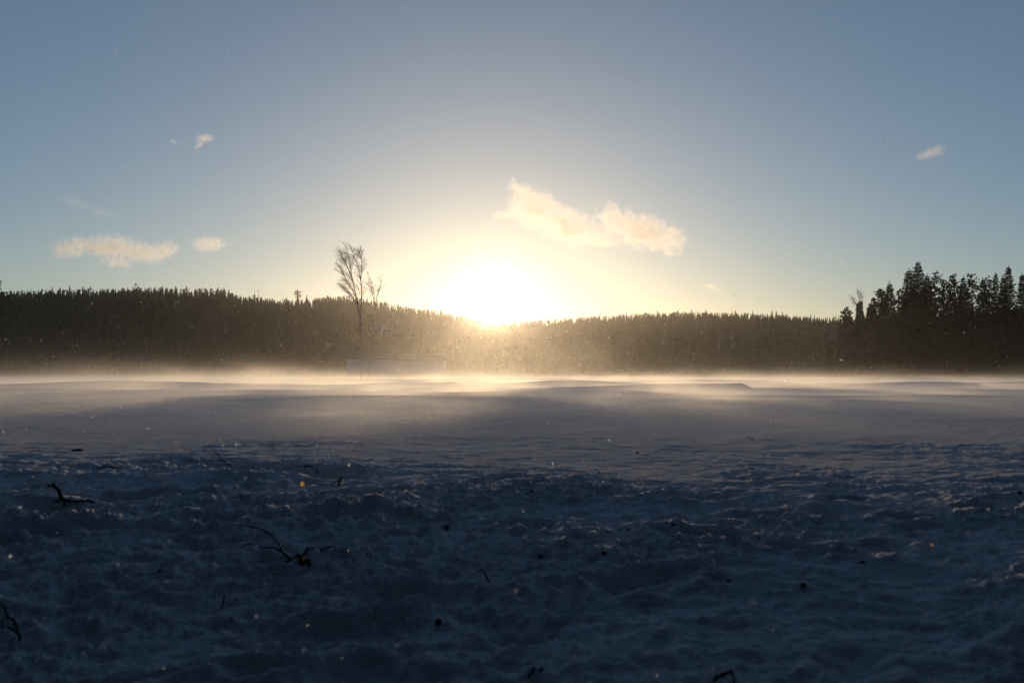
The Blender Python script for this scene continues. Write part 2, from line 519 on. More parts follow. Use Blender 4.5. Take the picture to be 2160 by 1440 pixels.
for (px, tip, top, lab) in ((537, 611, False, 'thin bare snag like a spike on the low skyline'), (545, 613, True, 'thin dead pine with a small flat top on the low skyline')):
    b = MB(); b.tube([(0, 0, -0.1), (0.01, 0, 0.5), (0, 0, 1.0)], [0.035, 0.022, 0.008], 4)
    for i in range(7 if top else 5):
        t = rq.uniform(0.78, 0.97) if top else rq.uniform(0.35, 0.9); an = rq.uniform(0, 6.28); L = 0.13 if top else 0.06
        b.tube([(0, 0, t), (L * math.cos(an), L * math.sin(an), t + 0.05)], [0.018, 0.012], 3)
    lone('dead_tree', px, tip, 634, 880, b.mesh('dead_tree', M_BARK), 1.0, lab)

# ------------------------------------------------------------------ near conifers on the right
def spruce(seed, h, wd, dens=1.0, bare=0.0):
    """trunk and crown of a spruce of height h, crown radius wd at its foot"""
    rn = random.Random(seed)
    lean = Vector((rn.uniform(-.012, .012), rn.uniform(-.012, .012), 0)) * h
    tr = MB()
    r0 = 0.010 * h
    tr.tube([Vector((0, 0, -0.5)), Vector((0, 0, 0.5 * h)) + lean * 0.4, Vector((0, 0, h)) + lean], [r0 * 1.15, r0 * 0.65, 0.012], 7)
    c = MB()
    z = bare * h + 0.03 * h
    while z < h * 0.985:
        t = z / h
        L0 = wd * (1 - t) ** 0.9 * (1 if t > 0.12 else 0.75) + 0.06
        n = max(5, int((6 + 7 * (1 - t)) * dens))
        off = rn.uniform(0, 6.28)
        for k in range(n):
            if rn.random() < 0.07: continue
            an = off + 2 * math.pi * k / n + rn.uniform(-.3, .3)
            L = L0 * rn.uniform(0.5, 1.1) * (1.3 if rn.random() < 0.16 else 1)
            dx, dy = math.cos(an), math.sin(an)
            droop = (0.42 * (1 - t) - 0.20) * L
            o = Vector((0, 0, z)) + lean * t
            tip = o + Vector((dx * L, dy * L, -droop + 0.16 * L * t))
            mid = o + Vector((dx * L * 0.5, dy * L * 0.5, -droop * 0.85))
            sx = Vector((-dy, dx, 0))
            m = max(3, int(3 + L * 2.6))
            for q in range(m):
                u = (q + 0.7) / m
                p = o.lerp(mid, u * 2) if u < 0.5 else mid.lerp(tip, u * 2 - 1)
                s_ = (0.24 + 0.26 * L * (1 - 0.72 * u)) * rn.uniform(0.7, 1.2)
                f = Vector((dx, dy, -0.25)) * (0.26 + 0.10 * L)
                for sg in (-1, 1):
                    j = Vector((rn.uniform(-.06, .06), rn.uniform(-.06, .06), rn.uniform(-.07, .07)))
                    e = p + sx * sg * s_ + f * 0.9 + Vector((0, 0, -0.22 * s_ - rn.uniform(0, 0.14)))
                    c.poly((p, e + j, p + f))
                if rn.random() < 0.95:   # hanging twig below the bough
                    c.poly((p, p + f * 0.8, p + f * 0.4 + Vector((rn.uniform(-.08, .08), rn.uniform(-.08, .08), -rn.uniform(0.25, 0.75) * (0.5 + 0.5 * (1 - t))))))
            c.poly((tip - Vector((dx, dy, 0)) * 0.25 + sx * 0.05, tip - Vector((dx, dy, 0)) * 0.25 - sx * 0.05, tip + Vector((dx, dy, 0.25)) * 0.16))
        z += h * 0.025 * rn.uniform(0.75, 1.2) * (1.0 - 0.42 * t)
    top = Vector((0, 0, h)) + lean
    for k in range(7):
        an = rn.uniform(0, 6.28)
        c.poly((top + Vector((0, 0, -0.55 + 0.05 * k)), top + Vector((0.02, 0.02, -0.4 + 0.05 * k)), top + Vector((math.cos(an) * 0.22, math.sin(an) * 0.22, -0.15 + 0.05 * k))))
    c.poly((top + Vector((-.03, 0, -.4)), top + Vector((.03, 0, -.4)), top + Vector((0, 0, .35))))
    return tr, c

def pine(seed, h, wd, low=0.35):
    rn = random.Random(seed)
    tr = MB(); c = MB()
    bend = Vector((rn.uniform(-.03, .03), rn.uniform(-.03, .03), 0)) * h
    def axis(t): return Vector((0, 0, h * t)) + bend * (t * (1.3 - t))
    r0 = 0.011 * h
    tr.tube([Vector((0, 0, -0.5))] + [axis(t) for t in (0.25, 0.5, 0.75, 0.96)], [r0 * 1.2, r0, r0 * 0.75, r0 * 0.45, 0.02], 7)
    lb = MB()
    nb = int(18 + h * 1.7)
    for i in range(nb):
        t = low + (0.98 - low) * (i + rn.random()) / nb
        an = rn.uniform(0, 6.28)
        prof = math.sin(min(1.0, (t - low + 0.12) / (1.02 - low)) * math.pi * 0.86 + 0.25)
        L = wd * max(0.25, prof) * rn.uniform(0.55, 1.15)
        o = axis(t)
        dr = Vector((math.cos(an), math.sin(an), 0.25 + 0.5 * t * rn.random()))
        p1 = o + dr * L * 0.55; p2 = o + dr * L + Vector((0, 0, 0.16 * L))
        lb.tube((o, p1, p2), (0.05 * (1.1 - t) + 0.018, 0.025, 0.010), 3, False)
        for k in range(max(3, int(3 + L * 4.0))):
            u = rn.uniform(0.45, 1.05)
            q = (o.lerp(p1, u * 2) if u < 0.5 else p1.lerp(p2, u * 2 - 1)) + Vector((rn.gauss(0, .30), rn.gauss(0, .30), rn.gauss(0.06, .20)))
            for s_ in range(7):      # a tuft of needle sprays
                v = Vector((rn.gauss(0, 1), rn.gauss(0, 1), rn.gauss(0.35, .8))); v.normalize()
                wv = v.cross(Vector((rn.gauss(0, 1), rn.gauss(0, 1), rn.gauss(0, 1)))); wv.normalize()
                l = rn.uniform(0.20, 0.42)
                c.poly((q + wv * 0.065, q - wv * 0.065, q + v * l - wv * 0.07, q + v * l + wv * 0.07))
    return tr, c, lb

STAND = 'trees of the right-hand stand'
BY = 796.0
def near_tree(kind, seed, px, tip, Y, wd, label, **kw):
    p0 = Vector((at(px, 790, Y).x, Y, 0)); p0.z = gz(p0.x, Y) - 0.05
    h = at(px, tip, Y).z - p0.z
    root = empty('spruce_tree' if kind == 's' else 'pine_tree', p0)
    if kind == 's':
        tr, c = spruce(seed, h, wd * Y / FPX, **kw)
        tr.build('trunk', M_BARK, root, True); c.build('crown', M_NEEDLE, root)
    else:
        tr, c, lb = pine(seed, h, wd * Y / FPX, **kw)
        t_ = tr.build('trunk', M_BARK, root, True); lb.build('limbs', M_BARK, root); c.build('crown', M_PINE, root)
    return tag(root, label, 'tree', STAND)

NEAR = [
 ('s', 1936, 551, 176, 74, 'tallest and broadest spruce of the right-hand stand'),
 ('s', 1920, 566, 172, 64, 'spruce leaning close to the left side of the tallest spruce'),
 ('s', 1957, 578, 168, 48, 'dense spruce just right of the tallest spruce'),
 ('p', 1977, 577, 182, 30, 'bushy-topped pine second to the right of the tallest spruce'),
 ('p', 1994, 588, 190, 22, 'thin see-through pine left of the pair of pines in mid-stand'),
 ('p', 2006, 592, 178, 20, 'lowest pine in the gap in the middle of the stand'),
 ('p', 2019, 579, 185, 26, 'round-topped pine left of the mid-stand spruce'),
 ('s', 2033, 582, 170, 44, 'dense pointed spruce in the middle of the right-hand stand'),
 ('p', 2053, 576, 180, 27, 'airy tall pine right of the mid-stand spruce'),
 ('s', 2078, 585, 168, 42, 'dense spruce with a sharp tip right of the airy tall pine'),
 ('p', 2089, 588, 186, 20, 'pine half hidden behind two spruces near the frame edge'),
 ('s', 2105, 574, 178, 27, 'slender pale-tipped spruce third from the right edge'),
 ('s', 2120, 580, 175, 32, 'slender spruce touching the left of the needle-sharp spruce'),
 ('s', 2133, 561, 166, 40, 'tall needle-sharp spruce second from the right edge'),
 ('s', 2163, 577, 164, 42, 'spruce cut by the right edge of the picture'),
 ('s', 1881, 594, 168, 38, 'mid-sized spruce left of the gap beside the tallest spruces'),
 ('s', 1866, 611, 170, 32, 'smaller spruce leaning on the mid-sized spruce'),
 ('p', 1856, 609, 182, 22, 'scraggy pine at the left shoulder of the stand'),
 ('p', 1896, 611, 186, 15, 'small thin pine in the gap left of the tallest spruces'),
 ('p', 1846, 631, 172, 20, 'low bushy pine at the left foot of the stand'),
 ('p', 1838, 641, 176, 15, 'very low pine next to the low bushy pine'),
 ('s', 1832, 645, 178, 12, 'stubby young spruce just right of the small birch'),
 ('s', 1820, 633, 184, 13, 'young spruce standing behind the small birch'),
 ('s', 1810, 637, 180, 11, 'slim young spruce just left of the small birch stem'),
 ('p', 1791, 650, 180, 15, 'rounded bush-like pine left of the small birch'),
 ('p', 1778, 655, 186, 15, 'lowest outlying pine at the far left end of the stand'),
 ('s', 2188, 566, 180, 40, 'spruce just outside the right edge of the picture'),
]
for i, (k, px, tip, Y, wd, lab) in enumerate(NEAR):
    near_tree(k, 900 + i, px, tip, Y, wd, lab)
# understorey that fills the foot of the stand
spots = []
for i in range(420):
    px = 1740 + 560 * rn.random() ** 0.8
    y = rn.uniform(186, 232)
    top = np.interp(px, [1740, 1800, 1850, 1900, 2300], [700, 676, 664, 655, 640]) + rn.uniform(0, 60)
    h = max(2.0, at(px, top, y).z)
    spots.append(((px - 1080) / FPX * y, y, -0.3, h, 1.5))
forest('understorey', spots, M_NEEDLE, 'dark thicket of young conifers filling the foot of the right-hand stand')

# unseen spruces added behind and beside the camera to darken the bank
rb = random.Random(23)
def joined(tr, c):
    (Va, Fa), (Vb, Fb) = as_np(tr), as_np(c)
    return np.vstack([Va, Vb]), np.vstack([Fa, Fb + len(Va)])
PROTO = [joined(*spruce(700 + i, 15.0, 2.7, 0.75)) for i in range(3)]
Vs, Fs, n = [], [], 0
where = [(0.3, -4.4), (-2.6, -4.6), (3.0, -4.5), (-6.2, -0.6), (6.3, -0.8), (-7.4, 1.8), (7.6, 1.6), (-5.2, -3.4), (5.4, -3.6), (-9.5, 4.4), (9.8, 4.2), (-1.2, -7.4), (1.8, -7.6)]
for q in range(11):
    for sd in (-1, 1):
        where.append((sd * (6.8 + 0.95 * (2.5 + 1.7 * q)), 2.5 + 1.7 * q))
for i in range(110):
    an = R(rb.uniform(85, 275)); q = rb.uniform(2.4, 14)
    where.append((q * math.sin(an), q * math.cos(an)))
for i, (x, y) in enumerate(where):
    Vp, Fp = PROTO[i % 3]
    for k in (rb.uniform(0.9, 1.3), 0.8):
        a = rb.uniform(0, 6.28)
        Q = np.column_stack([(Vp[:, 0] * math.cos(a) - Vp[:, 1] * math.sin(a)) * k + x, (Vp[:, 0] * math.sin(a) + Vp[:, 1] * math.cos(a)) * k + y, Vp[:, 2] * k + gz(x, y) - 0.2])
        if not ((Q[:, 1] > -1.5) & (np.abs(Q[:, 0]) < 3.2 + 0.72 * np.maximum(Q[:, 1], 0))).any():
            Vs.append(Q); Fs.append(Fp + n); n += len(Vp)
            break
    if sum(len(f) for f in Fs) > 850000: break
o = link('added_shade_spruces', mesh_np('added_shade_spruces', np.vstack(Vs), np.vstack(Fs), M_NEEDLE))
tag(o, 'unseen spruces added behind and beside the viewer to block sky light', kind='stuff')

# a pine bough that reaches in at the left edge
near_tree('p', 970, -12, 588, 190, 26, 'pine at the very left edge, only one bough in view')

# ------------------------------------------------------------------ birches
def stem_pts(pxy, Y, dy=0.0, seed=0):
    rn = random.Random(seed)
    return [at(a, b, Y) + Vector((0, dy * i + rn.uniform(-.05, .05), 0)) for i, (a, b) in enumerate(pxy)]

def along(pts, t):
    n = len(pts) - 1; f = min(max(t, 0), 0.9999) * n; i = int(f)
    return pts[i].lerp(pts[i + 1], f - i), (pts[i + 1] - pts[i]).normalized()

def birch(name, label, Y, stems, seed, twig_len, count, wind=-0.55, bark=None):
    """stems: list of (pixel polyline, base radius, tip radius, first t with twigs)"""
    rn = random.Random(seed)
    P0 = at(stems[0][0][0][0], stems[0][0][0][1], Y); P0.z = gz(P0.x, Y) - 0.1
    root = empty(name, P0)
    tw = MB()
    for si, (pxy, ra, rb, t0) in enumerate(stems):
        pts = [p - P0 for p in stem_pts(pxy, Y, rn.uniform(-.12, .12) if si else 0.0, seed + si)]
        if si == 0: pts[0].z = -0.15
        m = MB(); n = len(pts)
        m.tube(pts, [ra + (rb - ra) * (i / (n - 1)) for i in range(n)], 6)
        m.build('trunk' if si == 0 else 'limb', (bark or M_BIRCHBARK) if si == 0 else M_TWIG, root, True)
        for i in range(int(count * (1 if si == 0 else 0.8))):
            t = t0 + (1 - t0) * rn.random() ** 0.8
            o, dr = along(pts, t)
            L = twig_len * (1.15 - 0.6 * t) * rn.uniform(0.4, 1.5)
            an = rn.uniform(0, 6.28)
            sd = Vector((math.cos(an), math.sin(an), 0)) * rn.uniform(0.3, 0.8) + Vector((wind * 0.3, 0, 0))
            v = (dr * 1.0 + sd); v.normalize()
            ps = [o]; q = o.copy()
            for k in range(4):
                v = (v + Vector((wind * 0.06, 0, 0.10 - 0.09 * k)) + Vector((rn.gauss(0, .07), rn.gauss(0, .07), rn.gauss(0, .05)))).normalized()
                q = q + v * L / 4; ps.append(q.copy())
            tw.tube(ps, [0.016, 0.013, 0.010, 0.008, 0.006], 3, False)
            for k in range(12):
                o2, d2 = along(ps, rn.uniform(0.2, 1.0))
                an = rn.uniform(0, 6.28)
                v2 = (d2 * 0.8 + Vector((math.cos(an) * 0.7 + wind * 0.7, math.sin(an) * 0.7, rn.uniform(-.45, .35)))).normalized()
                l2 = L * rn.uniform(0.18, 0.42)
                e1 = o2 + v2 * l2 * 0.5; e2 = e1 + (v2 + Vector((wind * 0.25, 0, -0.22))).normalized() * l2 * 0.5
                tw.tube((o2, e1, e2), (0.0065, 0.0055, 0.0045), 3, False)
    c = tw.build('crown', M_TWIG, root)
    return tag(root, label, 'tree')

birch('birch_tree', 'tall bare birch with forked stem and windswept crown left of the sun', 115, [
    ([(762, 792), (761, 740), (760, 700), (759, 678), (755, 650), (751, 624), (746, 600), (742, 582), (739, 565), (737, 549), (732, 529), (725, 514)], 0.095, 0.015, 0.32),
    ([(760, 690), (761, 667), (762, 645), (763, 622), (762, 605), (760, 587), (755, 565), (748, 542), (739, 520)], 0.08, 0.015, 0.3),
    ([(742, 584), (735, 568), (728, 555), (722, 542), (717, 530)], 0.06, 0.015, 0.1),
    ([(761, 592), (762, 570), (763, 549), (757, 533)], 0.05, 0.015, 0.1),
    ([(752, 630), (744, 612), (734, 596), (725, 580), (717, 564)], 0.05, 0.012, 0.1),
    ([(754, 645), (746, 630), (734, 616), (722, 606)], 0.04, 0.012, 0.1),
], 40, 1.5, 44, wind=-0.3)
birch('birch_tree', 'smaller bare birch leaning just right of the tall birch', 121, [
    ([(779, 792), (780, 740), (783, 687), (790, 664), (791, 645), (790, 624), (787, 608), (783, 595), (777, 578)], 0.05, 0.010, 0.5),
    ([(790, 655), (795, 625), (801, 605), (804, 590)], 0.05, 0.012, 0.2),
    ([(790, 640), (785, 615), (776, 598)], 0.04, 0.012, 0.2),
], 60, 1.0, 20, wind=-0.2)
birch('birch_tree', 'small pale-stemmed bare birch at the left end of the conifer stand', 160, [
    ([(1822, 794), (1820, 740), (1816, 690), (1815, 660), (1816, 640), (1818, 620)], 0.045, 0.012, 0.5),
    ([(1815, 660), (1806, 643), (1799, 630)], 0.05, 0.012, 0.2),
    ([(1816, 650), (1813, 632), (1811, 617)], 0.05, 0.012, 0.2),
], 80, 1.3, 20, wind=-0.1, bark=M_TWIG)

# ------------------------------------------------------------------ low building on the far shore
M_WALL = noise_mat('pale boarding', (0.22, 0.225, 0.30), (0.28, 0.285, 0.36), 0.3)
M_ROOF = noise_mat('dark roofing', (0.05, 0.05, 0.055), (0.09, 0.09, 0.10), 0.4)
BYD = 300.0
xa = at(731, 790, BYD).x; xm = at(832, 790, BYD).x; xb = at(935, 790, BYD).x
h1 = at(731, 757, BYD).z; h2 = at(900, 760, BYD).z
bd = empty('long_building', ((xa + xb) / 2, BYD, 0))
def box_part(name, x0, x1, y0, y1, z0, z1, mat):
    b = MB(); c = bd.location
    q = [(x0 - c.x, y0 - c.y, z0), (x1 - c.x, y0 - c.y, z0), (x1 - c.x, y1 - c.y, z0), (x0 - c.x, y1 - c.y, z0)]
    t = [(p[0], p[1], z1) for p in q]
    b.v = [Vector(p) for p in q + t]
    b.f = [(3, 2, 1, 0), (4, 5, 6, 7), (0, 1, 5, 4), (1, 2, 6, 5), (2, 3, 7, 6), (3, 0, 4, 7)]
    return b.build(name, mat, bd)
box_part('wall', xa, xm, BYD, BYD + 14, -0.5, h1, M_WALL)
box_part('extension_wall', xm + 0.02, xb, BYD + 0.4, BYD + 13, -0.5, h2, M_WALL)
def roof_part(name, x0, x1, y0, y1, ze, zr):
    b = MB(); c = bd.location; ym = (y0 + y1) / 2
    for x in (x0, x1):
        b.v += [Vector((x - c.x, y0 - c.y, ze)), Vector((x - c.x, y1 - c.y, ze)), Vector((x - c.x, ym - c.y, zr)),
                Vector((x - c.x, y0 - c.y, ze + 0.25)), Vector((x - c.x, y1 - c.y, ze + 0.25)), Vector((x - c.x, ym - c.y, zr + 0.25))]
    b.f = [(0, 2, 5, 3), (2, 1, 4, 5), (6, 9, 11, 8), (8, 11, 10, 7), (0, 6, 8, 2), (2, 8, 7, 1), (3, 5, 11, 9), (5, 4, 10, 11), (0, 3, 9, 6), (1, 7, 10, 4)]
    return b.build(name, M_ROOF, bd)
roof_part('roof', xa + 0.02, xm - 0.02, BYD - 0.15, BYD + 14.2, h1 - 0.1, h1 + 2.4)
roof_part('extension_roof', xm + 0.04, xb - 0.02, BYD + 0.25, BYD + 13.2, h2 - 0.1, h2 + 2.0)
tag(bd, 'long low pale building with dark roof half lost in blowing snow', 'building')

# ------------------------------------------------------------------ clouds
def set_step(m, v):
    for holder in (getattr(m, 'cycles', None), m):
        if holder is not None and hasattr(holder, 'volume_step_rate'):
            try: holder.volume_step_rate = v
            except Exception: pass

def cloud_mat(name, lobes, size, dens, rough, thr):
    """density from a few soft lobes frayed by noise; object coordinates in metres"""
    m = bpy.data.materials.new(name); m.use_nodes = True
    nt = m.node_tree; nt.nodes.clear()
    out = nt.nodes.new('ShaderNodeOutputMaterial')
    pv = nt.nodes.new('ShaderNodeVolumePrincipled')
    pv.inputs['Color'].default_value = (0.95, 0.96, 0.98, 1)
    pv.inputs['Anisotropy'].default_value = 0.62
    nt.links.new(pv.outputs[0], out.inputs['Volume'])
    tc = nt.nodes.new('ShaderNodeTexCoord')
    def math_(op, a, b=None, clamp=False):
        n = nt.nodes.new('ShaderNodeMath'); n.operation = op; n.use_clamp = clamp
        for i, s_ in enumerate((a, b)):
            if s_ is None: continue
            if hasattr(s_, 'is_output'): nt.links.new(s_, n.inputs[i])
            else: n.inputs[i].default_value = s_
        return n.outputs[0]
    nz = nt.nodes.new('ShaderNodeTexNoise'); nz.inputs['Scale'].default_value = 2.6 / size; nz.inputs['Detail'].default_value = 8; nz.inputs['Roughness'].default_value = rough
    nt.links.new(tc.outputs['Object'], nz.inputs['Vector'])
    # warp the lobes a little so that edges curl
    wz = nt.nodes.new('ShaderNodeTexNoise'); wz.inputs['Scale'].default_value = 1.1 / size; wz.inputs['Detail'].default_value = 4
    nt.links.new(tc.outputs['Object'], wz.inputs['Vector'])
    sub = nt.nodes.new('ShaderNodeVectorMath'); sub.operation = 'SUBTRACT'; sub.inputs[1].default_value = (0.5, 0.5, 0.5)
    nt.links.new(wz.outputs['Color'], sub.inputs[0])
    scl = nt.nodes.new('ShaderNodeVectorMath'); scl.operation = 'SCALE'; scl.inputs['Scale'].default_value = size * 1.0
    nt.links.new(sub.outputs[0], scl.inputs[0])
    add = nt.nodes.new('ShaderNodeVectorMath'); add.operation = 'ADD'
    nt.links.new(tc.outputs['Object'], add.inputs[0]); nt.links.new(scl.outputs[0], add.inputs[1])
    best = None
    for (c, rad, rot) in lobes:
        mp = nt.nodes.new('ShaderNodeMapping'); mp.vector_type = 'TEXTURE'
        mp.inputs['Location'].default_value = c; mp.inputs['Rotation'].default_value = (0, rot, 0); mp.inputs['Scale'].default_value = rad
        nt.links.new(add.outputs[0], mp.inputs['Vector'])
        ln = nt.nodes.new('ShaderNodeVectorMath'); ln.operation = 'LENGTH'
        nt.links.new(mp.outputs[0], ln.inputs[0])
        v = math_('SUBTRACT', 1.0, ln.outputs['Value'])
        best = v if best is None else math_('MAXIMUM', best, v)
    nn = math_('MULTIPLY', math_('SUBTRACT', nz.outputs['Fac'], 0.5), 4.2)
    s_ = math_('ADD', best, nn)
    s_ = math_('SUBTRACT', s_, thr)
    s_ = math_('MULTIPLY', s_, 1.1, True)
    s_ = math_('MULTIPLY', s_, dens)
    nt.links.new(s_, pv.inputs['Density'])
    set_step(m, 0.5)
    return m

CLD = 3400.0
def cloud(label, lobes_px, dens, thr=0.2, rough=0.66, thick=1.0):
    """lobes_px: centre px, py, half width px, half height px, tilt degrees"""
    k = CLD / FPX
    cx = sum(l[0] for l in lobes_px) / len(lobes_px); cy = sum(l[1] for l in lobes_px) / len(lobes_px)
    O = at(cx, cy, CLD)
    lobes = []
    big = max(l[3] for l in lobes_px) * k
    for (a, b, hw, hv, tilt) in lobes_px:
        p = at(a, b, CLD) - O
        lobes.append(((p.x, 0.0, p.z), (hw * k, min(hw, 2.2 * hv) * k * thick, hv * k), R(tilt)))
    # hull: union of the lobes, a little enlarged
    bm = bmesh.new()
    for (c, rad, rot) in lobes:
        mt = Matrix.Translation(c) @ Euler((0, rot, 0)).to_matrix().to_4x4() @ Matrix.Diagonal((rad[0] * 1.18, rad[1] * 1.18, rad[2] * 1.25, 1))
        bmesh.ops.create_icosphere(bm, subdivisions=3, radius=1.0, matrix=mt)
    me = bpy.data.meshes.new('cloud'); bm.to_mesh(me); bm.free()
    tmp = bpy.data.objects.new('cloud_tmp', me); COL.objects.link(tmp)
    md = tmp.modifiers.new('r', 'REMESH'); md.mode = 'VOXEL'; md.voxel_size = max(big * 0.22, 2.0)
    bpy.context.view_layer.update()
    dg = bpy.context.evaluated_depsgraph_get()
    me2 = bpy.data.meshes.new_from_object(tmp.evaluated_get(dg))
    bpy.data.objects.remove(tmp); bpy.data.meshes.remove(me)
    me2.materials.clear(); me2.materials.append(cloud_mat('cloud vapour', lobes, big, dens, rough, thr))
    o = link('cloud', me2, None, O)
    return tag(o, label, 'cloud', 'small clouds over the hill')

cloud('large ragged two-lobed cloud just right of and above the sun', [
    (1100, 402, 34, 20, 35), (1135, 445, 70, 40, 28), (1075, 446, 40, 12, -12), (1195, 478, 75, 36, 22), (1255, 500, 60, 20, 14),
    (1300, 465, 48, 34, 30), (1355, 490, 75, 34, 12), (1415, 505, 36, 32, 25)], 0.011, 0.05)
cloud('long flat cream cloud low above the left hill', [
    (150, 522, 44, 20, -15), (205, 520, 50, 20, 0), (243, 522, 55, 27, 5), (300, 532, 50, 22, 8), (345, 528, 34, 20, -12), (245, 553, 42, 12, 4)], 0.011, 0.05)
cloud('small puff of cloud right of the long flat cloud', [(440, 515, 38, 18, -5), (425, 512, 22, 10, 10)], 0.012, 0.10)
cloud('tiny hooked wisp of cloud high on the left', [(432, 292, 20, 9, -10), (421, 305, 16, 6, -45)], 0.020, 0.10)
cloud('small ragged cloud high on the right', [(1965, 322, 34, 12, -18), (1978, 318, 18, 12, 30), (1948, 330, 20, 8, 0)], 0.012, 0.10)
cloud('tiny curved wisp of cloud low above the right hill', [(1500, 604, 18, 6, 15), (1514, 612, 14, 4, 35)], 0.016, 0.05)
cloud('faint veil of cloud above the long flat cloud', [(160, 428, 40, 12, 18), (215, 448, 50, 10, 15)], 0.0016, 0.0)
cloud('faint speck of cloud left of the hooked wisp', [(366, 299, 10, 5, 35)], 0.012, 0.05)

# ------------------------------------------------------------------ twigs and litter on the snow
def branch(name, label, main, subs=(), lift=0.0, group='twigs and sticks lying on the snow', base=None, cat='twig'):
    """main, subs: lists of (px, py, depth offset, radius m); the base pixel sits on the snow"""
    bx = base or main[0]
    g = on_ground(bx[0], bx[1]); Y = g.y
    root = empty(name, g)
    def pts(pl): return [at(q[0], q[1], Y + q[2]) - g + Vector((0, 0, lift)) for q in pl]
    def fine(pl, seed):
        P_ = pts(pl); rads = [q[3] * 0.6 for q in pl]; out = []; ro = []
        rn = random.Random(seed)
        for i in range(len(P_) - 1):
            for k in range(4):
                t = k / 4
                # smooth through the points
                p0 = P_[max(i - 1, 0)]; p1 = P_[i]; p2 = P_[i + 1]; p3 = P_[min(i + 2, len(P_) - 1)]
                q = 0.5 * ((2 * p1) + (p2 - p0) * t + (2 * p0 - 5 * p1 + 4 * p2 - p3) * t * t + (3 * p1 - p0 - 3 * p2 + p3) * t ** 3)
                out.append(q + Vector((rn.gauss(0, 1), rn.gauss(0, 1), rn.gauss(0, 1))) * rads[i] * 0.22)
                ro.append((rads[i] * (1 - t) + rads[i + 1] * t) * rn.uniform(0.88, 1.16))
        out.append(P_[-1]); ro.append(rads[-1])
        # what would sink into the snow rests on it
        gx = np.array([q.x + g.x for q in out]); gy = np.array([q.y + g.y for q in out]); gg = ground(gx, gy) - g.z
        for q, hz, r_ in zip(out[1:], gg[1:], ro[1:]): q.z = max(q.z, hz + 0.6 * r_)
        return out, ro
    b = MB(); a, r_ = fine(main, int(bx[0])); b.tube(a, r_, 7)
    b.build('stem', M_STICK, root, True)
    for i, s_ in enumerate(subs):
        b = MB(); a, r_ = fine(s_, int(bx[0]) + 31 * i + 7); b.tube(a, r_, 6)
        b.build('side_twig', M_STICK, root, True)
    return tag(root, label, cat, group)

branch('fallen_branch', 'dark knobbly forked branch stuck upright in the snow at left',
       [(131, 1056, 0, .012), (127, 1046, 0, .014), (124, 1034, -.01, .014), (117, 1027, 0, .012), (111, 1019, .01, .010)],
       [[(130, 1053, 0, .011), (146, 1056, -.03, .009), (166, 1061, -.05, .007), (188, 1058, -.04, .008), (205, 1061, -.03, .006), (222, 1064, -.02, .005)],
        [(190, 1059, -.04, .006), (198, 1064, -.06, .005), (204, 1069, -.08, .003)],
        [(117, 1027, 0, .009), (107, 1023, 0, .008), (101, 1023, .01, .009)],
        [(128, 1054, 0, .009), (118, 1057, -.02, .006), (110, 1059, -.03, .003)],
        [(135, 1056, 0, .008), (136, 1062, -.04, .006), (132, 1068, -.07, .004)]])
branch('fallen_branch', 'forked dead twig with two arched arms lying mid-left in the foreground',
       [(652, 1205, 0, .012), (640, 1193, .02, .012), (628, 1186, .04, .010), (612, 1178, .07, .008), (598, 1166, .10, .007), (590, 1160, .12, .006), (572, 1154, .15, .006), (556, 1155, .17, .005), (541, 1150, .20, .004), (520, 1147, .22, .004), (511, 1154, .2, .003)],
       [[(594, 1162, .11, .006), (587, 1146, .16, .005), (576, 1132, .2, .005), (560, 1120, .25, .005), (535, 1111, .3, .004), (510, 1107, .35, .003), (488, 1105, .36, .002)],
        [(634, 1190, .03, .008), (645, 1180, .05, .006), (660, 1170, .08, .006), (680, 1162, .1, .005), (702, 1150, .14, .004)],
        [(612, 1179, .06, .009), (602, 1184, .04, .007), (592, 1186, .02, .004)]])
branch('thin_twig', 'thin bowed twig with a side shoot standing on the field edge',
       [(487, 982, 0, .006), (474, 975, .03, .005), (462, 961, .08, .0045), (452, 950, .1, .004), (443, 943, .12, .003), (425, 939, .12, .002)],
       [[(474, 975, .03, .004), (466, 971, .04, .003), (440, 971, .05, .003), (420, 971, .06, .003), (409, 977, .04, .002), (403, 984, .0, .002)]])
branch('thin_twig', 'dark curved twig at the very left edge of the foreground',
       [(41, 1354, 0, .007), (38, 1330, .05, .007), (30, 1312, .1, .006), (17, 1298, .14, .006), (10, 1282, .17, .005), (0, 1270, .2, .004)],
       [[(37, 1337, .04, .006), (18, 1336, .06, .005), (3, 1326, .1, .004)]])
branch('thin_twig', 'low reddish twig arched over the snow left of the bowed twig',
       [(252, 990, 0, .003), (240, 986, .02, .005), (226, 983, .02, .006), (210, 986, 0, .004), (196, 987, .03, .003)],
       [[(222, 984, .01, .004), (206, 990, -.02, .003), (202, 992, -.03, .002)], [(176, 990, .06, .002), (164, 988, .06, .003), (158, 988, .06, .002)]])
branch('thin_twig', 'short twig ending in a dark knob beside the hollow',
       [(672, 998, 0, .004), (662, 986, .04, .004), (648, 982, .05, .011), (643, 984, .05, .010)],
       [[(643, 984, .05, .004), (625, 982, .06, .003), (600, 989, .02, .002)]])
branch('broken_stub', 'short broken stub poking up by the right end of the hollow',
       [(714, 1024, 0, .008), (717, 1012, 0, .010), (721, 1004, .01, .006)], [[(716, 1013, 0, .005), (709, 1015, 0, .004), (700, 1022, -.02, .003)]])
branch('thin_twig', 'hair-thin curled twig low on the snow at far left',
       [(52, 965, 0, .003), (60, 956, .03, .003), (70, 952, .05, .003)], [[(74, 950, .1, .002), (66, 944, .1, .002), (57, 943, .1, .002)], [(52, 965, 0, .002), (36, 960, .05, .002), (18, 963, .05, .002)]])
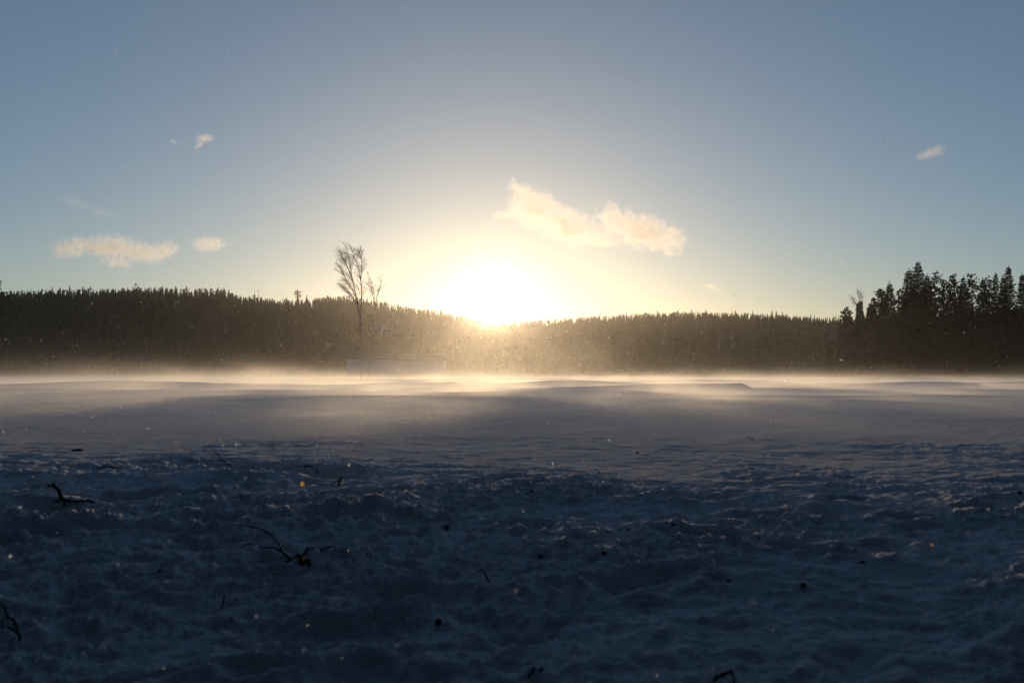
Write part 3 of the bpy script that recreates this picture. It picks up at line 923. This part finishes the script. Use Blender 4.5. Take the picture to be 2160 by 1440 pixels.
branch('thin_twig', 'hooked stick standing in a hollow below the middle of the picture',
       [(1033, 1234, 0, .004), (1028, 1220, .02, .005), (1022, 1208, .04, .005), (1015, 1203, .06, .004), (1008, 1206, .07, .003)])
branch('thin_twig', 'pair of tiny arched grass stems right of the middle of the field',
       [(1592, 930, 0, .004), (1584, 924, .05, .003), (1572, 920, .1, .003)], [[(1634, 931, 0, .004), (1622, 928, 0, .004), (1612, 926, .05, .004), (1602, 929, .1, .003)], [(1592, 930, 0, .003), (1578, 924, 0, .003), (1569, 928, 0, .003)]])
branch('thin_twig', 'thin upright stick in the dark snow at lower left of centre',
       [(468, 1284, 0, .004), (471, 1268, 0, .004), (473, 1252, .01, .003)])
branch('thin_twig', 'slanting stick half buried at the bottom edge right of centre',
       [(1506, 1440, 0, .006), (1520, 1428, .03, .007), (1538, 1416, .06, .006), (1544, 1411, .07, .004)], [[(1538, 1416, .06, .005), (1546, 1430, .03, .005), (1549, 1440, .0, .004)]])
branch('thin_twig', 'bent stick at the bottom edge left of the slanting stick',
       [(1112, 1436, 0, .006), (1140, 1428, .03, .006), (1146, 1416, .05, .004)])
branch('thin_twig', 'small upright sprout in the smooth scoop on the right',
       [(1602, 1140, 0, .003), (1600, 1132, 0, .003), (1604, 1126, 0, .002)], [[(1600, 1133, 0, .002), (1596, 1129, 0, .002)]])

def crumb(px, py, w_, label, name='bark_fragment', mat=M_STICK, flat=0.6, seed=0, lift=-0.15):
    """irregular flake or clod, w_ pixels wide in the photograph"""
    g = on_ground(px, py); s_ = 0.75 * w_ * g.y / FPX / 2
    bm = bmesh.new(); bmesh.ops.create_icosphere(bm, subdivisions=2, radius=1.0)
    rn = random.Random(seed + int(px))
    for v in bm.verts:
        n = fbm(np.array([v.co.x * 1.3 + px]), np.array([v.co.y * 1.3 + v.co.z * 1.7]), 5, 2)[0]
        v.co = Vector((v.co.x, v.co.y * rn.uniform(0.75, 0.85), v.co.z * flat)) * s_ * (1 + 0.55 * n + rn.uniform(-.06, .06))
    me = bpy.data.meshes.new(name); bm.to_mesh(me); bm.free(); me.materials.append(mat)
    o = link(name, me, None, g + Vector((0, 0, s_ * lift)))
    o.rotation_euler = (rn.uniform(-.4, .4), rn.uniform(-.4, .4), rn.uniform(0, 6))
    return tag(o, label, 'bark', 'dark crumbs of bark on the snow')

crumb(926, 1318, 26, 'largest dark bark lump on the snow below the hooked stick', flat=0.95)
crumb(942, 1112, 26, 'flat dark bark flake on the bank left of centre', flat=0.45)
crumb(1274, 1172, 18, 'small dark bark lump beside the smooth pit right of centre')
crumb(1420, 1110, 18, 'small dark bark lump on the bank below the small hollows', flat=0.7)
crumb(1694, 1240, 20, 'black bark lump in the crusty snow on the right', flat=0.7)
crumb(1536, 1224, 16, 'dull bark lump left of the black one on the right')
crumb(338, 1211, 14, 'lone dark bark speck in the left foreground')
crumb(1820, 1187, 22, 'dark bark piece in a hollow on the right', flat=0.7)
crumb(2151, 1041, 20, 'dark bark piece at the right edge of the field', flat=0.6)
crumb(1324, 1118, 12, 'tiny bark bit under the pale snow lump')
crumb(1122, 1038, 9, 'tiny bark bit in the hollow behind the bank')
crumb(1265, 996, 9, 'tiny bark bit out on the smooth field')
crumb(1344, 955, 12, 'brown bark bit in a streak on the field')
crumb(162, 950, 34, 'long low dark piece of bark at left on the field', flat=0.25)
crumb(1140, 1173, 14, 'brownish bark bit left of the smooth pit')

m, nt, p, out = new_mat('dry leaf')
tl = nt.nodes.new('ShaderNodeBsdfTranslucent'); tl.inputs['Color'].default_value = (0.85, 0.64, 0.30, 1)
p.inputs['Base Color'].default_value = (0.45, 0.25, 0.08, 1)
mx = nt.nodes.new('ShaderNodeMixShader'); mx.inputs[0].default_value = 0.75
nt.links.new(p.outputs[0], mx.inputs[1]); nt.links.new(tl.outputs[0], mx.inputs[2]); nt.links.new(mx.outputs[0], out.inputs['Surface'])
M_LEAF = m
def leaf(px, py, hpx, label, seed):
    g = on_ground(px, py); s_ = hpx * g.y / FPX
    rn = random.Random(seed); b = MB(); n = 8
    L = [(0, 0), (.28, .2), (.40, .45), (.30, .72), (0, 1.0), (-.30, .72), (-.40, .45), (-.28, .2)]
    for dy in (0.0, 0.02):
        for i, (a, c) in enumerate(L): b.v.append(Vector((a * s_, (dy + 0.18 * abs(a) + 0.1 * c) * s_, c * s_)))
    b.f = [tuple(range(8))[::-1], tuple(range(8, 16))] + [(i, (i + 1) % 8, 8 + (i + 1) % 8, 8 + i) for i in range(8)]
    b.tube([(0, 0, -0.4 * s_), (0, 0, 0)], [0.02 * s_, 0.02 * s_], 4)
    o = b.build('dry_leaf', M_LEAF, None, loc=g + Vector((0, 0, 0.01)))
    return tag(o, label, 'leaf', 'dry leaves on the snow')
leaf(637, 1034, 12, 'small golden dry leaf glowing against the light on the bank', 1)
leaf(1966, 1160, 6, 'small orange-brown dry leaf in the dark snow on the right', 2)
leaf(1938, 1130, 5, 'tiny orange dry leaf above the hollow on the right', 3)

# ------------------------------------------------------------------ snow crystals in the air
m, nt, p, out = new_mat('ice crystal')
nt.nodes.remove(p)
tl = nt.nodes.new('ShaderNodeBsdfTranslucent'); tl.inputs['Color'].default_value = (0.95, 0.95, 0.95, 1)
rf = nt.nodes.new('ShaderNodeBsdfRefraction'); rf.inputs['Roughness'].default_value = 0.55; rf.inputs['IOR'].default_value = 1.12; rf.inputs['Color'].default_value = (1, 1, 1, 1)
mx = nt.nodes.new('ShaderNodeMixShader'); mx.inputs[0].default_value = 0.45
nt.links.new(tl.outputs[0], mx.inputs[1]); nt.links.new(rf.outputs[0], mx.inputs[2]); nt.links.new(mx.outputs[0], out.inputs['Surface'])
M_ICE = m
rs = np.random.RandomState(4)
def crystals(n):
    r_ = 1.2 * (60 / 1.2) ** rs.rand(n) ** 0.62
    a = np.radians(rs.uniform(-32, 32, n))
    x = r_ * np.sin(a); y = r_ * np.cos(a)
    base = np.maximum(ground(x, y), -1)
    low = rs.rand(n) < 0.84
    hgt = np.where(low, rs.exponential(0.30, n), rs.exponential(0.8, n) * (0.4 + r_ / 25))
    z = base + 0.03 + hgt
    keep = (z < ZC + 0.42 * r_) & (rs.rand(n) < 0.12 + 0.88 * sstep(-0.15, 0.45, fbm(x * 0.35, y * 0.12, 400, 2)))
    x, y, z, r_ = x[keep], y[keep], z[keep], r_[keep]
    s_ = rs.lognormal(math.log(0.0009), 0.6, len(x)) * np.clip(r_ / 5.0, 0.6, 1.9)
    O = np.array([(1, 1, 1), (-1, -1, 1), (-1, 1, -1), (1, -1, -1)], float) * 0.7
    T = np.array([(0, 1, 3), (0, 2, 1), (0, 3, 2), (1, 2, 3)])
    k = len(x)
    th = rs.uniform(0, 6.28, k)
    P = O[None] * s_[:, None, None] * rs.uniform(0.5, 1.3, (k, 4, 1))
    c, sn = np.cos(th)[:, None], np.sin(th)[:, None]
    Q = np.stack([P[..., 0] * c - P[..., 2] * sn, P[..., 1], P[..., 0] * sn + P[..., 2] * c], -1)
    Vv = (Q + np.stack([x, y, z], -1)[:, None]).reshape(-1, 3)
    Ff = (T[None] + (np.arange(k) * 4)[:, None, None]).reshape(-1, 3)
    return Vv, Ff
Vv, Ff = crystals(150000)
o = link('blown_snow_crystals', mesh_np('blown_snow_crystals', Vv, Ff, M_ICE))
tag(o, 'glittering snow crystals blown through the air over the field', kind='stuff')

# ------------------------------------------------------------------ drifting snow close to the ground
def drift_volume():
    m = bpy.data.materials.new('drifting snow'); m.use_nodes = True
    nt = m.node_tree; nt.nodes.clear()
    out = nt.nodes.new('ShaderNodeOutputMaterial')
    pv = nt.nodes.new('ShaderNodeVolumePrincipled')
    pv.inputs['Color'].default_value = (0.97, 0.97, 0.98, 1); pv.inputs['Anisotropy'].default_value = 0.60
    nt.links.new(pv.outputs[0], out.inputs['Volume'])
    g = nt.nodes.new('ShaderNodeNewGeometry')
    sep = nt.nodes.new('ShaderNodeSeparateXYZ'); nt.links.new(g.outputs['Position'], sep.inputs[0])
    def math_(op, a, b=None, clamp=False):
        n = nt.nodes.new('ShaderNodeMath'); n.operation = op; n.use_clamp = clamp
        for i, s_ in enumerate((a, b)):
            if s_ is None: continue
            if hasattr(s_, 'is_output'): nt.links.new(s_, n.inputs[i])
            else: n.inputs[i].default_value = s_
        return n.outputs[0]
    def noise(scale_vec, loc, detail, rot=0.0):
        mp = nt.nodes.new('ShaderNodeMapping'); mp.inputs['Scale'].default_value = scale_vec; mp.inputs['Location'].default_value = loc; mp.inputs['Rotation'].default_value = (0, 0, rot)
        nt.links.new(g.outputs['Position'], mp.inputs['Vector'])
        n = nt.nodes.new('ShaderNodeTexNoise'); n.inputs['Scale'].default_value = 1.0; n.inputs['Detail'].default_value = detail
        nt.links.new(mp.outputs[0], n.inputs['Vector'])
        return n.outputs['Fac']
    zz = math_('MAXIMUM', sep.outputs['Z'], -0.1)
    # streamers: thickness and depth of the flow vary across the field
    w1 = noise((0.30, 0.075, 0.6), (3, 1, 0), 4.0, 0.45)
    w2 = noise((0.07, 0.030, 0.2), (7, 4, 0), 1.0, 0.3)
    depth = math_('ADD', 0.13, math_('MULTIPLY', math_('POWER', math_('MULTIPLY', w2, 1.5), 3.0), 0.26))
    low = math_('EXPONENT', math_('DIVIDE', math_('MULTIPLY', zz, -1.0), depth))
    wisp = math_('POWER', math_('MULTIPLY', w1, 1.62), 6.0)
    plume = math_('POWER', math_('MULTIPLY', noise((0.09, 0.03, 0.16), (8, 2, 1), 2.0, 0.2), 1.65), 5.0)
    high = math_('MULTIPLY', math_('EXPONENT', math_('MULTIPLY', zz, -1 / 2.0)), plume)
    s_ = math_('ADD', math_('MULTIPLY', math_('MULTIPLY', low, wisp), 0.150), math_('MULTIPLY', high, 0.00028))
    ramp = nt.nodes.new('ShaderNodeMapRange'); ramp.inputs['From Min'].default_value = 6.0; ramp.inputs['From Max'].default_value = 22
    nt.links.new(sep.outputs['Y'], ramp.inputs['Value'])
    far = math_('DIVIDE', math_('MAXIMUM', math_('SUBTRACT', sep.outputs['Y'], 40.0), 0.0), 45.0)
    s_ = math_('MULTIPLY', s_, ramp.outputs[0])
    s_ = math_('DIVIDE', s_, math_('ADD', 1.0, math_('MULTIPLY', far, far)))
    nt.links.new(s_, pv.inputs['Density'])
    # fine crystals higher in the air scatter the light almost straight on
    pf = nt.nodes.new('ShaderNodeVolumePrincipled')
    pf.inputs['Color'].default_value = (0.97, 0.97, 0.98, 1); pf.inputs['Anisotropy'].default_value = 0.92
    fine = math_('MULTIPLY', math_('EXPONENT', math_('MULTIPLY', zz, -1 / 4.0)), math_('ADD', 0.00007, math_('MULTIPLY', plume, 0.00015)))
    nt.links.new(fine, pf.inputs['Density'])
    ad = nt.nodes.new('ShaderNodeAddShader')
    nt.links.new(pv.outputs[0], ad.inputs[0]); nt.links.new(pf.outputs[0], ad.inputs[1]); nt.links.new(ad.outputs[0], out.inputs['Volume'])
    set_step(m, 0.5)
    return m
b = MB()
x0, x1, y0, y1, z0, z1 = -150, 150, 5.4, 290, -0.45, 9.5
b.v = [Vector(p) for p in ((x0 * .1, y0, z0), (x1 * .1, y0, z0), (x1, y1, z0), (x0, y1, z0), (x0 * .1, y0, z1), (x1 * .1, y0, z1), (x1, y1, z1), (x0, y1, z1))]
b.f = [(3, 2, 1, 0), (4, 5, 6, 7), (0, 1, 5, 4), (1, 2, 6, 5), (2, 3, 7, 6), (3, 0, 4, 7)]
o = b.build('drifting_snow', drift_volume())
tag(o, 'low veil of drifting snow streaming over the field', kind='stuff')

# ------------------------------------------------------------------ haze
m = bpy.data.materials.new('haze'); m.use_nodes = True
nt = m.node_tree; nt.nodes.clear()
out = nt.nodes.new('ShaderNodeOutputMaterial')
p1 = nt.nodes.new('ShaderNodeVolumePrincipled'); p1.inputs['Color'].default_value = (0.97, 0.96, 0.95, 1); p1.inputs['Anisotropy'].default_value = 0.82; p1.inputs['Density'].default_value = 0.000055
p2 = nt.nodes.new('ShaderNodeVolumePrincipled'); p2.inputs['Color'].default_value = (0.97, 0.96, 0.95, 1); p2.inputs['Anisotropy'].default_value = 0.98; p2.inputs['Density'].default_value = 0.000007
ad = nt.nodes.new('ShaderNodeAddShader')
nt.links.new(p1.outputs[0], ad.inputs[0]); nt.links.new(p2.outputs[0], ad.inputs[1]); nt.links.new(ad.outputs[0], out.inputs['Volume'])
b = MB()
x0, x1, y0, y1, z0, z1 = -7000, 7000, -7000, 7000, -3.0, 92.0
b.v = [Vector(p) for p in ((x0, y0, z0), (x1, y0, z0), (x1, y1, z0), (x0, y1, z0), (x0, y0, z1), (x1, y0, z1), (x1, y1, z1), (x0, y1, z1))]
b.f = [(3, 2, 1, 0), (4, 5, 6, 7), (0, 1, 5, 4), (1, 2, 6, 5), (2, 3, 7, 6), (3, 0, 4, 7)]
o = b.build('haze', m)
tag(o, 'thin bright frost haze filling the air', kind='stuff')
